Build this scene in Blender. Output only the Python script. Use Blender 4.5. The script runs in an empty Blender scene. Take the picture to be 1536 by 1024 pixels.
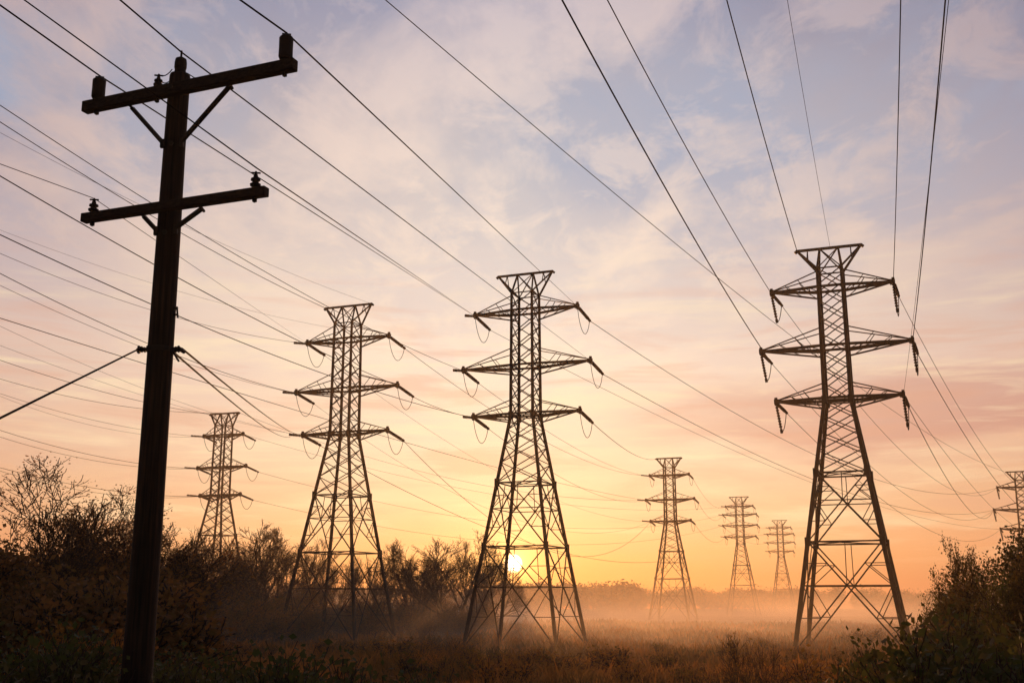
import bpy, math, random
from mathutils import Vector, Matrix
import numpy as np

# ------------------------------------------------------------------ camera, world, sun, exposure
sc = bpy.context.scene
COL = sc.collection
F, PITCH, CAMZ = 1700.0, math.radians(12.94), 3.0          # focal length in photo pixels (1536 wide)
SUN_EL, SUN_AZ = math.radians(1.87), math.radians(0.05)     # azimuth clockwise from +Y

cam = bpy.data.objects.new('camera', bpy.data.cameras.new('camera'))
cam.data.sensor_width = 36.0
cam.data.lens = 36.0 * F / 1536.0
cam.data.clip_end = 6000
cam.location = (0, 0, CAMZ)
cam.rotation_euler = (math.radians(90) + PITCH, 0, 0)
COL.objects.link(cam)
sc.camera = cam

def nd(nt, typ, loc=None, **kw):
    n = nt.nodes.new(typ)
    for k, v in kw.items():
        setattr(n, k, v)
    return n

def math_n(nt, op, a, b=None, clamp=False):
    n = nt.nodes.new('ShaderNodeMath'); n.operation = op; n.use_clamp = clamp
    for i, v in enumerate((a, b)):
        if v is None: continue
        if isinstance(v, (int, float)): n.inputs[i].default_value = v
        else: nt.links.new(v, n.inputs[i])
    return n.outputs[0]

def ramp(nt, fac, stops):
    n = nt.nodes.new('ShaderNodeValToRGB')
    cr = n.color_ramp
    while len(cr.elements) > 1: cr.elements.remove(cr.elements[0])
    for i, (p, c) in enumerate(stops):
        e = cr.elements[0] if i == 0 else cr.elements.new(p)
        e.position = p
        e.color = (c[0], c[1], c[2], 1) if not isinstance(c, (int, float)) else (c, c, c, 1)
    nt.links.new(fac, n.inputs[0])
    return n.outputs[0]

def mixc(nt, fac, a, b, mode='MIX'):
    n = nt.nodes.new('ShaderNodeMix'); n.data_type = 'RGBA'; n.blend_type = mode
    n.clamp_factor = True
    for sock, v in ((n.inputs[0], fac), (n.inputs[6], a), (n.inputs[7], b)):
        if isinstance(v, (int, float)): sock.default_value = v
        elif isinstance(v, tuple): sock.default_value = (v[0], v[1], v[2], 1)
        else: nt.links.new(v, sock)
    return n.outputs[2]

def srgb(r, g, b):
    f = lambda c: (c / 255) / 12.92 if c / 255 < 0.04045 else (((c / 255) + 0.055) / 1.055) ** 2.4
    return (f(r), f(g), f(b))

def make_world():
    w = bpy.data.worlds.new('World'); sc.world = w; w.use_nodes = True
    nt = w.node_tree; nt.nodes.clear(); L = nt.links
    out = nd(nt, 'ShaderNodeOutputWorld')
    sky = nd(nt, 'ShaderNodeTexSky'); sky.sky_type = 'NISHITA'; sky.sun_disc = False
    sky.sun_elevation = SUN_EL; sky.sun_rotation = SUN_AZ
    bg1 = nd(nt, 'ShaderNodeBackground'); bg1.inputs[1].default_value = 0.015
    L.new(sky.outputs[0], bg1.inputs[0])
    tc = nd(nt, 'ShaderNodeTexCoord'); sep = nd(nt, 'ShaderNodeSeparateXYZ')
    L.new(tc.outputs['Generated'], sep.inputs[0])
    X, Y, Z = sep.outputs
    el = math_n(nt, 'MULTIPLY', math_n(nt, 'ARCSINE', Z), 180 / math.pi)        # degrees
    t = math_n(nt, 'DIVIDE', math_n(nt, 'ADD', el, 2.0), 42.0, clamp=True)
    az = math_n(nt, 'ARCTAN2', X, Y)                                           # radians, 0 at the sun
    def e(d): return (d + 2.0) / 42.0
    near = ramp(nt, t, [(e(-2), srgb(170, 92, 48)), (e(0.5), srgb(194, 108, 58)), (e(2), srgb(218, 160, 106)),
                        (e(4.5), srgb(232, 202, 162)), (e(7.5), srgb(236, 216, 188)), (e(11), srgb(236, 217, 200)),
                        (e(16), srgb(228, 214, 204)), (e(22), srgb(206, 197, 196)), (e(29), srgb(160, 160, 180)),
                        (e(40), srgb(150, 150, 175))])
    far = ramp(nt, t, [(e(-2), srgb(165, 100, 80)), (e(0.5), srgb(186, 116, 88)), (e(2.5), srgb(208, 138, 100)),
                       (e(5), srgb(222, 162, 122)), (e(8), srgb(226, 176, 146)), (e(12), srgb(218, 184, 168)),
                       (e(17), srgb(190, 168, 168)), (e(22), srgb(162, 148, 158)), (e(29), srgb(132, 126, 146)),
                       (e(40), srgb(120, 124, 150))])
    side = math_n(nt, 'MULTIPLY', math_n(nt, 'ABSOLUTE', az), 1 / math.radians(27), clamp=True)
    side = math_n(nt, 'POWER', side, 1.4)
    base = mixc(nt, side, near, far)
    # cloud sheets, laid out on a plane overhead so they flatten towards the horizon
    zz = math_n(nt, 'ADD', math_n(nt, 'MAXIMUM', Z, 0.0), 0.10)
    px = math_n(nt, 'DIVIDE', X, zz); py = math_n(nt, 'DIVIDE', Y, zz)
    comb = nd(nt, 'ShaderNodeCombineXYZ'); L.new(px, comb.inputs[0]); L.new(py, comb.inputs[1])
    def noise(scale, detail, rough, rot, sx, sy, off=0.0, dist=0.0):
        mp = nd(nt, 'ShaderNodeMapping'); mp.inputs['Rotation'].default_value = (0, 0, math.radians(rot))
        mp.inputs['Scale'].default_value = (sx, sy, 1); mp.inputs['Location'].default_value = (off, off * 0.7, off)
        L.new(comb.outputs[0], mp.inputs[0])
        n = nd(nt, 'ShaderNodeTexNoise'); n.inputs['Scale'].default_value = scale
        n.inputs['Detail'].default_value = detail; n.inputs['Roughness'].default_value = rough
        n.inputs['Distortion'].default_value = dist
        L.new(mp.outputs[0], n.inputs['Vector']); return n.outputs[0]
    n1 = noise(1.5, 10, 0.62, 30, 1.3, 0.75, 3.1, 0.35)
    n2 = noise(4.5, 9, 0.66, 25, 1.2, 0.85, 8.7, 0.5)
    n3 = noise(0.8, 6, 0.58, -10, 1.4, 0.8, 1.7, 0.3)
    lowfade = ramp(nt, t, [(e(3), 0.0), (e(10), 0.6), (e(18), 1.0)])
    bluefade = ramp(nt, t, [(e(12), 0.0), (e(17), 0.35), (e(23), 1.0)])
    blue = ramp(nt, n3, [(0.42, 0.0), (0.58, 1.0)])
    base = mixc(nt, math_n(nt, 'MULTIPLY', math_n(nt, 'MULTIPLY', blue, bluefade), 0.8), base, srgb(156, 168, 192))
    c1 = math_n(nt, 'MULTIPLY', ramp(nt, n1, [(0.47, 0.0), (0.60, 1.0)]), lowfade)
    ccol = ramp(nt, t, [(e(3), srgb(255, 208, 150)), (e(12), srgb(255, 234, 206)), (e(20), srgb(250, 228, 210)), (e(32), srgb(205, 190, 196))])
    ccol = mixc(nt, math_n(nt, 'MULTIPLY', side, 0.75), ccol, srgb(182, 152, 152))
    base = mixc(nt, math_n(nt, 'MULTIPLY', c1, 0.80), base, ccol)
    c2 = math_n(nt, 'MULTIPLY', ramp(nt, n2, [(0.50, 0.0), (0.62, 1.0)]), lowfade)
    base = mixc(nt, math_n(nt, 'MULTIPLY', c2, 0.5), base, ccol)
    # the mauve cloud bank low on the right
    comb2 = nd(nt, 'ShaderNodeCombineXYZ'); L.new(math_n(nt, 'MULTIPLY', az, 3.0), comb2.inputs[0]); L.new(math_n(nt, 'MULTIPLY', el, 0.30), comb2.inputs[1])
    nb = nd(nt, 'ShaderNodeTexNoise'); nb.inputs['Scale'].default_value = 1.6; nb.inputs['Detail'].default_value = 7
    nb.inputs['Roughness'].default_value = 0.55; L.new(comb2.outputs[0], nb.inputs['Vector'])
    wob = math_n(nt, 'MULTIPLY', math_n(nt, 'SUBTRACT', nb.outputs[0], 0.5), 5.5)
    eb = math_n(nt, 'ADD', math_n(nt, 'ADD', el, wob), math_n(nt, 'MULTIPLY', az, -1.6))
    band = ramp(nt, math_n(nt, 'DIVIDE', eb, 20.0), [(0.33, 0.0), (0.375, 1.0), (0.45, 0.85), (0.56, 0.0)])
    hor = ramp(nt, math_n(nt, 'DIVIDE', az, 0.6, clamp=True), [(0.10, 0.0), (0.34, 0.7), (0.6, 1.0)])
    base = mixc(nt, math_n(nt, 'MULTIPLY', math_n(nt, 'MULTIPLY', band, hor), 0.8), base, srgb(198, 142, 128))
    # thin warm streaks between the horizon and the cloud sheets
    comb3 = nd(nt, 'ShaderNodeCombineXYZ'); L.new(math_n(nt, 'MULTIPLY', az, 4.0), comb3.inputs[0]); L.new(math_n(nt, 'MULTIPLY', el, 0.62), comb3.inputs[1])
    ns = nd(nt, 'ShaderNodeTexNoise'); ns.inputs['Scale'].default_value = 1.3; ns.inputs['Detail'].default_value = 8; ns.inputs['Roughness'].default_value = 0.6; ns.inputs['Distortion'].default_value = 0.5
    L.new(comb3.outputs[0], ns.inputs['Vector'])
    sband = ramp(nt, t, [(e(1), 0.0), (e(4), 1.0), (e(12), 1.0), (e(18), 0.0)])
    st1 = math_n(nt, 'MULTIPLY', ramp(nt, ns.outputs[0], [(0.52, 0.0), (0.66, 1.0)]), sband)
    base = mixc(nt, math_n(nt, 'MULTIPLY', st1, 0.45), base, srgb(255, 234, 190))
    st2 = math_n(nt, 'MULTIPLY', ramp(nt, ns.outputs[0], [(0.36, 1.0), (0.48, 0.0)]), sband)
    base = mixc(nt, math_n(nt, 'MULTIPLY', st2, 0.40), base, srgb(214, 158, 132))
    # sun glow and disc
    sd = (math.sin(SUN_AZ) * math.cos(SUN_EL), math.cos(SUN_AZ) * math.cos(SUN_EL), math.sin(SUN_EL))
    vm = nd(nt, 'ShaderNodeVectorMath'); vm.operation = 'DOT_PRODUCT'
    nv = nd(nt, 'ShaderNodeVectorMath'); nv.operation = 'NORMALIZE'; L.new(tc.outputs['Generated'], nv.inputs[0])
    L.new(nv.outputs[0], vm.inputs[0]); vm.inputs[1].default_value = sd
    ang = math_n(nt, 'MULTIPLY', math_n(nt, 'ARCCOSINE', math_n(nt, 'MINIMUM', vm.outputs['Value'], 1.0)), 180 / math.pi)
    g1 = math_n(nt, 'EXPONENT', math_n(nt, 'MULTIPLY', ang, -0.55))
    g2 = math_n(nt, 'EXPONENT', math_n(nt, 'MULTIPLY', ang, -0.16))
    glow = mixc(nt, 1.0, (0, 0, 0), (0, 0, 0))
    add1 = nd(nt, 'ShaderNodeVectorMath'); add1.operation = 'SCALE'; add1.inputs[0].default_value = (0.75, 0.36, 0.08); L.new(g1, add1.inputs['Scale'])
    add2 = nd(nt, 'ShaderNodeVectorMath'); add2.operation = 'SCALE'; add2.inputs[0].default_value = (0.08, 0.045, 0.012); L.new(g2, add2.inputs['Scale'])
    disc = ramp(nt, math_n(nt, 'DIVIDE', ang, 1.0), [(0.22, 1.0), (0.48, 0.0)])
    add3 = nd(nt, 'ShaderNodeVectorMath'); add3.operation = 'SCALE'; add3.inputs[0].default_value = (14, 10.5, 6); L.new(disc, add3.inputs['Scale'])
    g0 = math_n(nt, 'EXPONENT', math_n(nt, 'MULTIPLY', ang, -1.9))
    add0 = nd(nt, 'ShaderNodeVectorMath'); add0.operation = 'SCALE'; add0.inputs[0].default_value = (2.2, 1.25, 0.35); L.new(g0, add0.inputs['Scale'])
    base = mixc(nt, 1.0, base, add0.outputs[0], 'ADD')
    tot = mixc(nt, 1.0, base, add1.outputs[0], 'ADD'); tot = mixc(nt, 1.0, tot, add2.outputs[0], 'ADD'); tot = mixc(nt, 1.0, tot, add3.outputs[0], 'ADD')
    # the sky opposite the sunrise is much darker
    dim = ramp(nt, math_n(nt, 'DIVIDE', ang, 180.0), [(0.0, 1.0), (0.20, 1.0), (0.38, 0.16), (1.0, 0.07)])
    tot = mixc(nt, 1.0, tot, dim, 'MULTIPLY')
    bg2 = nd(nt, 'ShaderNodeBackground'); bg2.inputs[1].default_value = SKY_STR; L.new(tot, bg2.inputs[0])
    ad = nd(nt, 'ShaderNodeAddShader'); L.new(bg1.outputs[0], ad.inputs[0]); L.new(bg2.outputs[0], ad.inputs[1])
    L.new(ad.outputs[0], out.inputs[0])
SKY_STR = 1.0
make_world()

sun = bpy.data.objects.new('sun', bpy.data.lights.new('sun', 'SUN'))
sun.data.energy = 3.1
sun.data.angle = math.radians(0.6)
sun.data.color = (1.0, 0.44, 0.15)
sun.rotation_euler = (math.radians(90) - SUN_EL, 0, math.radians(180) - SUN_AZ)
COL.objects.link(sun)

vs = sc.view_settings
vs.view_transform = 'Standard'; vs.look = 'None'; vs.exposure = 0.0; vs.gamma = 1.0; vs.use_curve_mapping = False
sc.cycles.max_bounces = 6
sc.cycles.volume_bounces = 0
sc.cycles.volume_step_rate = 4.0
sc.cycles.transparent_max_bounces = 12

# ------------------------------------------------------------------ helpers
def ray(x, y):
    a = (x - 768) / F; b = (512 - y) / F
    return (a, math.cos(PITCH) - b * math.sin(PITCH), math.sin(PITCH) + b * math.cos(PITCH))
def at_z(x, y, z):
    r = ray(x, y); t = (z - CAMZ) / r[2]
    return Vector((r[0] * t, r[1] * t, z))
def at_y(x, y, Y):
    r = ray(x, y); t = Y / r[1]
    return Vector((r[0] * t, Y, CAMZ + r[2] * t))

def tag(o, label=None, cat=None, group=None, kind=None):
    if label: o['label'] = label
    if cat: o['category'] = cat
    if group: o['group'] = group
    if kind: o['kind'] = kind
    return o
def empty(name, loc, rz=0):
    o = bpy.data.objects.new(name, None); COL.objects.link(o)
    o.location = loc; o.rotation_euler = (0, 0, rz); o.empty_display_size = 0.3
    return o

def frame_of(d):
    d = d.normalized()
    up = Vector((0, 0, 1)) if abs(d.z) < 0.92 else Vector((1, 0, 0))
    u = d.cross(up).normalized(); v = u.cross(d).normalized()
    return u, v

class MB:
    def __init__(s): s.v = []; s.f = []; s.m = []
    def ring(s, c, u, v, r, n, ph=0.0):
        b = len(s.v)
        for k in range(n):
            a = ph + 2 * math.pi * k / n
            s.v.append(tuple(c + u * (math.cos(a) * r) + v * (math.sin(a) * r)))
        return b
    def quadstrip(s, a, b, n, m=0):
        for k in range(n):
            k2 = (k + 1) % n
            s.f.append((a + k, a + k2, b + k2, b + k)); s.m.append(m)
    def cap(s, a, n, m=0, flip=False):
        f = tuple(a + k for k in range(n)); s.f.append(f[::-1] if flip else f); s.m.append(m)
    def bar(s, p, q, w, n=4, w2=None, m=0):
        p = Vector(p); q = Vector(q)
        if (q - p).length < 1e-4: return
        u, v = frame_of(q - p)
        k = math.sqrt(2) / 2 if n == 4 else 0.5
        a = s.ring(p, u, v, w * k, n, math.pi / 4 if n == 4 else 0); b = s.ring(q, u, v, (w2 or w) * k, n, math.pi / 4 if n == 4 else 0)
        s.quadstrip(a, b, n, m); s.cap(a, n, m, True); s.cap(b, n, m)
    def tube(s, pts, rs, n=6, caps=True, m=0):
        pts = [Vector(p) for p in pts]
        if isinstance(rs, (int, float)): rs = [rs] * len(pts)
        prev = None; first = None
        u = v = None
        for i, p in enumerate(pts):
            d = (pts[min(i + 1, len(pts) - 1)] - pts[max(i - 1, 0)])
            if d.length < 1e-6: d = Vector((0, 0, 1))
            if u is None: u, v = frame_of(d)
            else:
                d.normalize(); u = (u - d * u.dot(d)).normalized(); v = u.cross(d).normalized() * -1
                v = d.cross(u).normalized() * -1
            a = s.ring(p, u, v, rs[i], n)
            if prev is not None: s.quadstrip(prev, a, n, m)
            else: first = a
            prev = a
        if caps: s.cap(first, n, m, True); s.cap(prev, n, m)
    def box(s, c, ax, ay, az):
        b = len(s.v)
        for i in (-1, 1):
            for j in (-1, 1):
                for k in (-1, 1): s.v.append(tuple(c + ax * i + ay * j + az * k))
        for f in ((0, 1, 3, 2), (4, 6, 7, 5), (0, 4, 5, 1), (2, 3, 7, 6), (0, 2, 6, 4), (1, 5, 7, 3)):
            s.f.append(tuple(b + i for i in f)); s.m.append(0)
    def mesh(s, name, mats):
        me = bpy.data.meshes.new(name)
        me.from_pydata(s.v, [], s.f)
        mats = mats if isinstance(mats, (list, tuple)) else [mats]
        for mm in mats: me.materials.append(mm)
        if any(s.m): me.polygons.foreach_set('material_index', s.m)
        me.update(); return me
    def build(s, name, mats, parent=None, smooth=False):
        me = s.mesh(name, mats)
        if smooth: me.polygons.foreach_set('use_smooth', [True] * len(me.polygons))
        o = bpy.data.objects.new(name, me); COL.objects.link(o)
        if parent: o.parent = parent
        return o

def kids(o): return CH.get(o.name, [])
def copy_tree(o, parent=None):
    c = o.copy(); COL.objects.link(c); c.parent = parent
    for ch in list(o.children): copy_tree(ch, c)
    return c

# ------------------------------------------------------------------ materials
def mat(name, col, rough=0.7, metal=0.0, var=None, scale=4.0, stretch=(1, 1, 1), bump=0.0, transl=0.0):
    m = bpy.data.materials.new(name); m.use_nodes = True
    nt = m.node_tree; L = nt.links; b = nt.nodes['Principled BSDF']
    b.inputs['Roughness'].default_value = rough; b.inputs['Metallic'].default_value = metal
    tc = nd(nt, 'ShaderNodeTexCoord'); mp = nd(nt, 'ShaderNodeMapping'); mp.inputs['Scale'].default_value = stretch
    L.new(tc.outputs['Object'], mp.inputs[0])
    n = nd(nt, 'ShaderNodeTexNoise'); n.inputs['Scale'].default_value = scale; n.inputs['Detail'].default_value = 6
    L.new(mp.outputs[0], n.inputs['Vector'])
    c2 = var or tuple(x * 0.6 for x in col)
    colr = ramp(nt, n.outputs[0], [(0.35, col), (0.65, c2)])
    L.new(colr, b.inputs['Base Color'])
    if bump:
        bp = nd(nt, 'ShaderNodeBump'); bp.inputs['Strength'].default_value = bump; bp.inputs['Distance'].default_value = 0.02
        L.new(n.outputs[0], bp.inputs['Height']); L.new(bp.outputs[0], b.inputs['Normal'])
    if transl:
        tr = nd(nt, 'ShaderNodeBsdfTranslucent'); L.new(colr, tr.inputs[0])
        mx = nd(nt, 'ShaderNodeMixShader'); mx.inputs[0].default_value = transl
        L.new(b.outputs[0], mx.inputs[1]); L.new(tr.outputs[0], mx.inputs[2])
        L.new(mx.outputs[0], nt.nodes['Material Output'].inputs[0])
    return m
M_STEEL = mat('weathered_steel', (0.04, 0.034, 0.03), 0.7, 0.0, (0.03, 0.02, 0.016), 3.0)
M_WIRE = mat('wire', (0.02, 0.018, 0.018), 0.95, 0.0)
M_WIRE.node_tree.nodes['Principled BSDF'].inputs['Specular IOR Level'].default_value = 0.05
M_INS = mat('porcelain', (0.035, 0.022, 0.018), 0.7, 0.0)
M_BARK = mat('bark', (0.07, 0.05, 0.038), 0.9, 0, (0.04, 0.03, 0.024), 8)
M_LEAF_O = mat('autumn_leaf', (0.38, 0.17, 0.05), 0.7, 0, (0.18, 0.12, 0.035), 1.2, transl=0.5)
M_LEAF_G = mat('olive_leaf', (0.085, 0.11, 0.03), 0.65, 0, (0.17, 0.10, 0.03), 0.9, transl=0.4)
M_LEAF_R = mat('russet_leaf', (0.50, 0.20, 0.04), 0.7, 0, (0.14, 0.12, 0.03), 0.5, transl=0.5)
M_GRASS = mat('dry_grass', (0.60, 0.25, 0.065), 0.8, 0, (0.11, 0.085, 0.03), 0.22, transl=0.6)
M_GROUND = mat('meadow_soil', (0.16, 0.085, 0.035), 0.95, 0, (0.05, 0.045, 0.018), 0.08, bump=0.3)

def wood_mat():
    m = bpy.data.materials.new('pole_wood'); m.use_nodes = True
    nt = m.node_tree; L = nt.links; b = nt.nodes['Principled BSDF']; b.inputs['Roughness'].default_value = 0.82
    tc = nd(nt, 'ShaderNodeTexCoord'); mp = nd(nt, 'ShaderNodeMapping'); mp.inputs['Scale'].default_value = (26, 26, 0.7)
    L.new(tc.outputs['Object'], mp.inputs[0])
    n = nd(nt, 'ShaderNodeTexNoise'); n.inputs['Scale'].default_value = 1.0; n.inputs['Detail'].default_value = 8; n.inputs['Roughness'].default_value = 0.65
    L.new(mp.outputs[0], n.inputs['Vector'])
    n2 = nd(nt, 'ShaderNodeTexNoise'); n2.inputs['Scale'].default_value = 0.9; n2.inputs['Detail'].default_value = 3
    L.new(tc.outputs['Object'], n2.inputs['Vector'])
    grain = ramp(nt, n.outputs[0], [(0.36, (0.008, 0.005, 0.004)), (0.50, (0.034, 0.018, 0.013)), (0.68, (0.085, 0.04, 0.028))])
    stain = ramp(nt, n2.outputs[0], [(0.42, (0.35, 0.30, 0.30)), (0.6, (1, 1, 1))])
    L.new(mixc(nt, 0.8, grain, stain, 'MULTIPLY'), b.inputs['Base Color'])
    bp = nd(nt, 'ShaderNodeBump'); bp.inputs['Strength'].default_value = 0.7; bp.inputs['Distance'].default_value = 0.012
    L.new(n.outputs[0], bp.inputs['Height']); L.new(bp.outputs[0], b.inputs['Normal'])
    return m
M_WOOD = wood_mat()

# ------------------------------------------------------------------ ground
def ground_h(x, y):
    return 0.22 * math.sin(x * 0.05 + 1.3) * math.cos(y * 0.043) + 0.12 * math.sin(x * 0.21 + y * 0.17) - 0.1
def build_ground():
    xs = [-615 + 1230 * i / 120 for i in range(121)]; ys = [-145 + 700 * i / 120 for i in range(121)]
    xs = sorted(set(xs + [x * 1.5 for x in range(-80, 81)])); ys = sorted(set(ys + [y * 1.5 for y in range(0, 120)]))
    v = [(x, y, ground_h(x, y)) for y in ys for x in xs]
    nx = len(xs)
    f = [(j * nx + i, j * nx + i + 1, (j + 1) * nx + i + 1, (j + 1) * nx + i) for j in range(len(ys) - 1) for i in range(nx - 1)]
    me = bpy.data.meshes.new('ground'); me.from_pydata(v, [], f); me.materials.append(M_GROUND)
    me.polygons.foreach_set('use_smooth', [True] * len(f))
    o = bpy.data.objects.new('ground', me); COL.objects.link(o); tag(o, 'flat brown meadow ground under the pylons', kind='structure')
build_ground()

# ------------------------------------------------------------------ transmission towers
PHI = math.radians(21.0)
H = 27.0
def hw(z):                       # half width of the body at height z
    if z >= 25.4: return 0.80
    if z >= 16.2: return 0.85 - 0.05 * (z - 16.2) / 9.2
    return 3.35 + (0.85 - 3.35) * z / 16.2
def corner(i, z):
    a = hw(z); sx, sy = ((-1, -1), (1, -1), (1, 1), (-1, 1))[i]
    return Vector((sx * a, sy * a, z))

def build_tower(arms, leg_w, br_w, strings, gh=0.0, arm_w=None):
    """arms: list of (z, half length, tie height)."""
    root = empty('transmission_tower', (0, 0, 0))
    arm_w = arm_w or leg_w * 0.8
    zs_low = [0.0, 6.8, 11.3]
    zs_mid = [11.3, 12.75, 14.0, 15.15, 16.2]
    n = 8; zs_top = [16.2 + (25.4 - 16.2) * k / n for k in range(n + 1)]
    for i in range(4):
        b = MB()
        pts = [corner(i, -0.8 + 0.0) if False else Vector(corner(i, 0)) + (corner(i, 0) - corner(i, 4)) * 0.2]
        pts += [corner(i, 16.2), corner(i, 25.4)]
        b.bar(pts[0], pts[1], leg_w * 1.15, 4, leg_w); b.bar(pts[1], pts[2], leg_w, 4, leg_w * 0.8)
        for z in zs_low[1:] + [16.2]:
            p = corner(i, z); b.bar(p - Vector((0, 0, .28)), p + Vector((0, 0, .28)), leg_w * 1.5)
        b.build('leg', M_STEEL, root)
    # lattice bracing
    b = MB()
    for s in range(4):
        i, j = s, (s + 1) % 4
        nrm = (corner(i, 5) + corner(j, 5)); nrm.z = 0; nrm.normalize(); off = nrm * br_w * 0.45
        for (z0, z1) in ((0.0, 6.8), (6.8, 11.3)):
            a0, a1, c0, c1 = corner(i, z0), corner(i, z1), corner(j, z0), corner(j, z1)
            b.bar(a0, c1, br_w); b.bar(c0 + off, a1 + off, br_w)
            b.bar(a1, c1, br_w * 1.15)
            # crossing height
            w0, w1 = hw(z0), hw(z1); tcr = w0 / (w0 + w1); zc = z0 + (z1 - z0) * tcr
            X = (a0 + (c1 - a0) * tcr)
            e1, e2 = corner(i, zc), corner(j, zc)
            b.bar(e1, X, br_w * .8); b.bar(X, e2, br_w * .8)
            # secondary redundant members
            for (A, B_, E_) in ((a0, X, e1), (c0, X, e2)):
                mid = (A + B_) / 2; zz = A.z + (E_.z - A.z) * 0.5
                le = corner(i if E_ is e1 else j, zz)
                b.bar(mid, le, br_w * .6)
                b.bar(mid, corner(i if E_ is e1 else j, E_.z), br_w * .6)
            for (A, B_, E_) in ((a1, X, e1), (c1, X, e2)):
                mid = (A + B_) / 2; zz = (A.z + E_.z) * .5
                b.bar(mid, corner(i if E_ is e1 else j, zz), br_w * .6)
                b.bar(mid, E_, br_w * .6)
            b.bar(X, (a1 + c1) / 2, br_w * .6)
        zz = zs_mid + zs_top[1:]
        for k in range(len(zz) - 1):
            a0, a1, c0, c1 = corner(i, zz[k]), corner(i, zz[k + 1]), corner(j, zz[k]), corner(j, zz[k + 1])
            b.bar(a0, c1, br_w * .8); b.bar(c0 + off, a1 + off, br_w * .8)
        for z in [16.2, 25.4] + [a[0] for a in arms]:
            b.bar(corner(i, z), corner(j, z), br_w)
        # plan bracing
    for z in (6.8, 11.3):
        b.bar(corner(0, z), corner(2, z), br_w * .7); b.bar(corner(1, z) + Vector((0, 0, .05)), corner(3, z) + Vector((0, 0, .05)), br_w * .7)
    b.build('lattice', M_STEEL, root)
    # peak
    b = MB()
    PL = 2.15
    for s in (-1, 1):
        tip = Vector((s * PL, 0, H))
        for sy in (-1, 1):
            base = Vector((s * .8, sy * .8, 25.4))
            b.bar(base, tip, arm_w * .75)
            b.bar(base, Vector((s * .62, 0, H)), arm_w * .7)
            b.bar(Vector((-s * .8, sy * .8, 25.4)), Vector((s * .62, 0, H)), br_w * .8)
            b.bar(Vector((s * 1.45, 0, H)), base * .5 + tip * .5, br_w * .7)
        b.bar(tip + Vector((0, 0, .0)), tip + Vector((s * .16, 0, -.14)), arm_w * 1.1)
    b.bar((-PL - .05, 0, H), (PL + .05, 0, H), arm_w)
    b.build('peak_frame', M_STEEL, root)
    pts = {'pkL': Vector((-PL, 0, H)), 'pkR': Vector((PL, 0, H)), 'pkC': Vector((0.1, 0, H))}
    for ai, (z, Lh, zt) in enumerate(arms):
        b = MB()
        a = hw(z)
        for s in (-1, 1):
            tip = Vector((s * Lh, 0, z + .05))
            for sy in (-1, 1):
                root_u = Vector((s * a, sy * a, z + 0.0)); root_l = Vector((s * hw(z - .5), sy * hw(z - .5), z - .5)); root_t = Vector((s * hw(zt), sy * hw(zt), zt))
                b.bar(root_u, tip, arm_w)
                b.bar(root_l, tip, arm_w * .6)
                b.bar(root_t, tip + Vector((0, 0, .08)), br_w * .8)
                for t in (.28, .55):
                    b.bar(root_u.lerp(tip, t), root_t.lerp(tip, t + .14), br_w * .55)
                    b.bar(root_u.lerp(tip, t), root_l.lerp(tip, t - .2), br_w * .55)
            for t in (.2, .4, .6, .8):
                l0 = Vector((s * a, -a, z)).lerp(tip, t); r0 = Vector((s * a, a, z)).lerp(tip, t)
                b.bar(l0, r0, br_w * .55)
                b.bar(l0, Vector((s * a, a, z)).lerp(tip, t - .2), br_w * .5)
            b.bar(tip - Vector((s * .22, 0, 0)), tip + Vector((s * .12, 0, 0)), arm_w * 2.0)
            b.bar(tip + Vector((0, 0, -.25)), tip + Vector((0, 0, .3)), arm_w * 1.1)
            for sy in (-1, 1):
                b.bar(Vector((s * a, sy * a, z)), Vector((-s * a, sy * a, z)) * 0.5 + Vector((s * a, sy * a, z)) * .5, arm_w * .9)
        b.build('crossarm', M_STEEL, root)
        for s, nm in ((-1, 'L'), (1, 'R')):
            tip = Vector((s * Lh, 0, z))
            pts['%s%d' % (nm, ai + 1)] = tip
            end = tip + strings['out'](s)
            pts['%s%do' % (nm, ai + 1)] = end
            for (p, q) in strings['list'](s, tip):
                ib = MB(); ins_string(ib, p, q, strings['r'])
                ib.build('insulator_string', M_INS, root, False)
            jb = MB()
            loop = []
            p0, p1, dep = strings['loop'](s, tip)
            for k in range(11):
                t = k / 10; c = p0.lerp(p1, t); c.z -= dep * (1 - (2 * t - 1) ** 2) ** .8
                loop.append(c)
            jb.tube(loop, strings['jr'], 5)
            jb.build('jumper_wire', M_WIRE, root)
    root['_r'] = 1; del root['_r']
    return root, pts

def ins_string(b, p, q, r):
    p = Vector(p); q = Vector(q); d = (q - p); Ln = d.length; d.normalize()
    n = max(6, int(Ln / 0.22)); pts = [p]; rs = [r * .3]
    for k in range(n):
        t0 = Ln * (0.08 + 0.84 * k / n); t1 = Ln * (0.08 + 0.84 * (k + .5) / n); t2 = Ln * (0.08 + 0.84 * (k + .95) / n)
        pts += [p + d * t0, p + d * t1, p + d * t2]; rs += [r * .35, r, r * .5]
    pts.append(q); rs.append(r * .3)
    b.tube(pts, rs, 7)
    b.tube([q - d * .05, q + d * .22], r * .8, 6)

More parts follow.
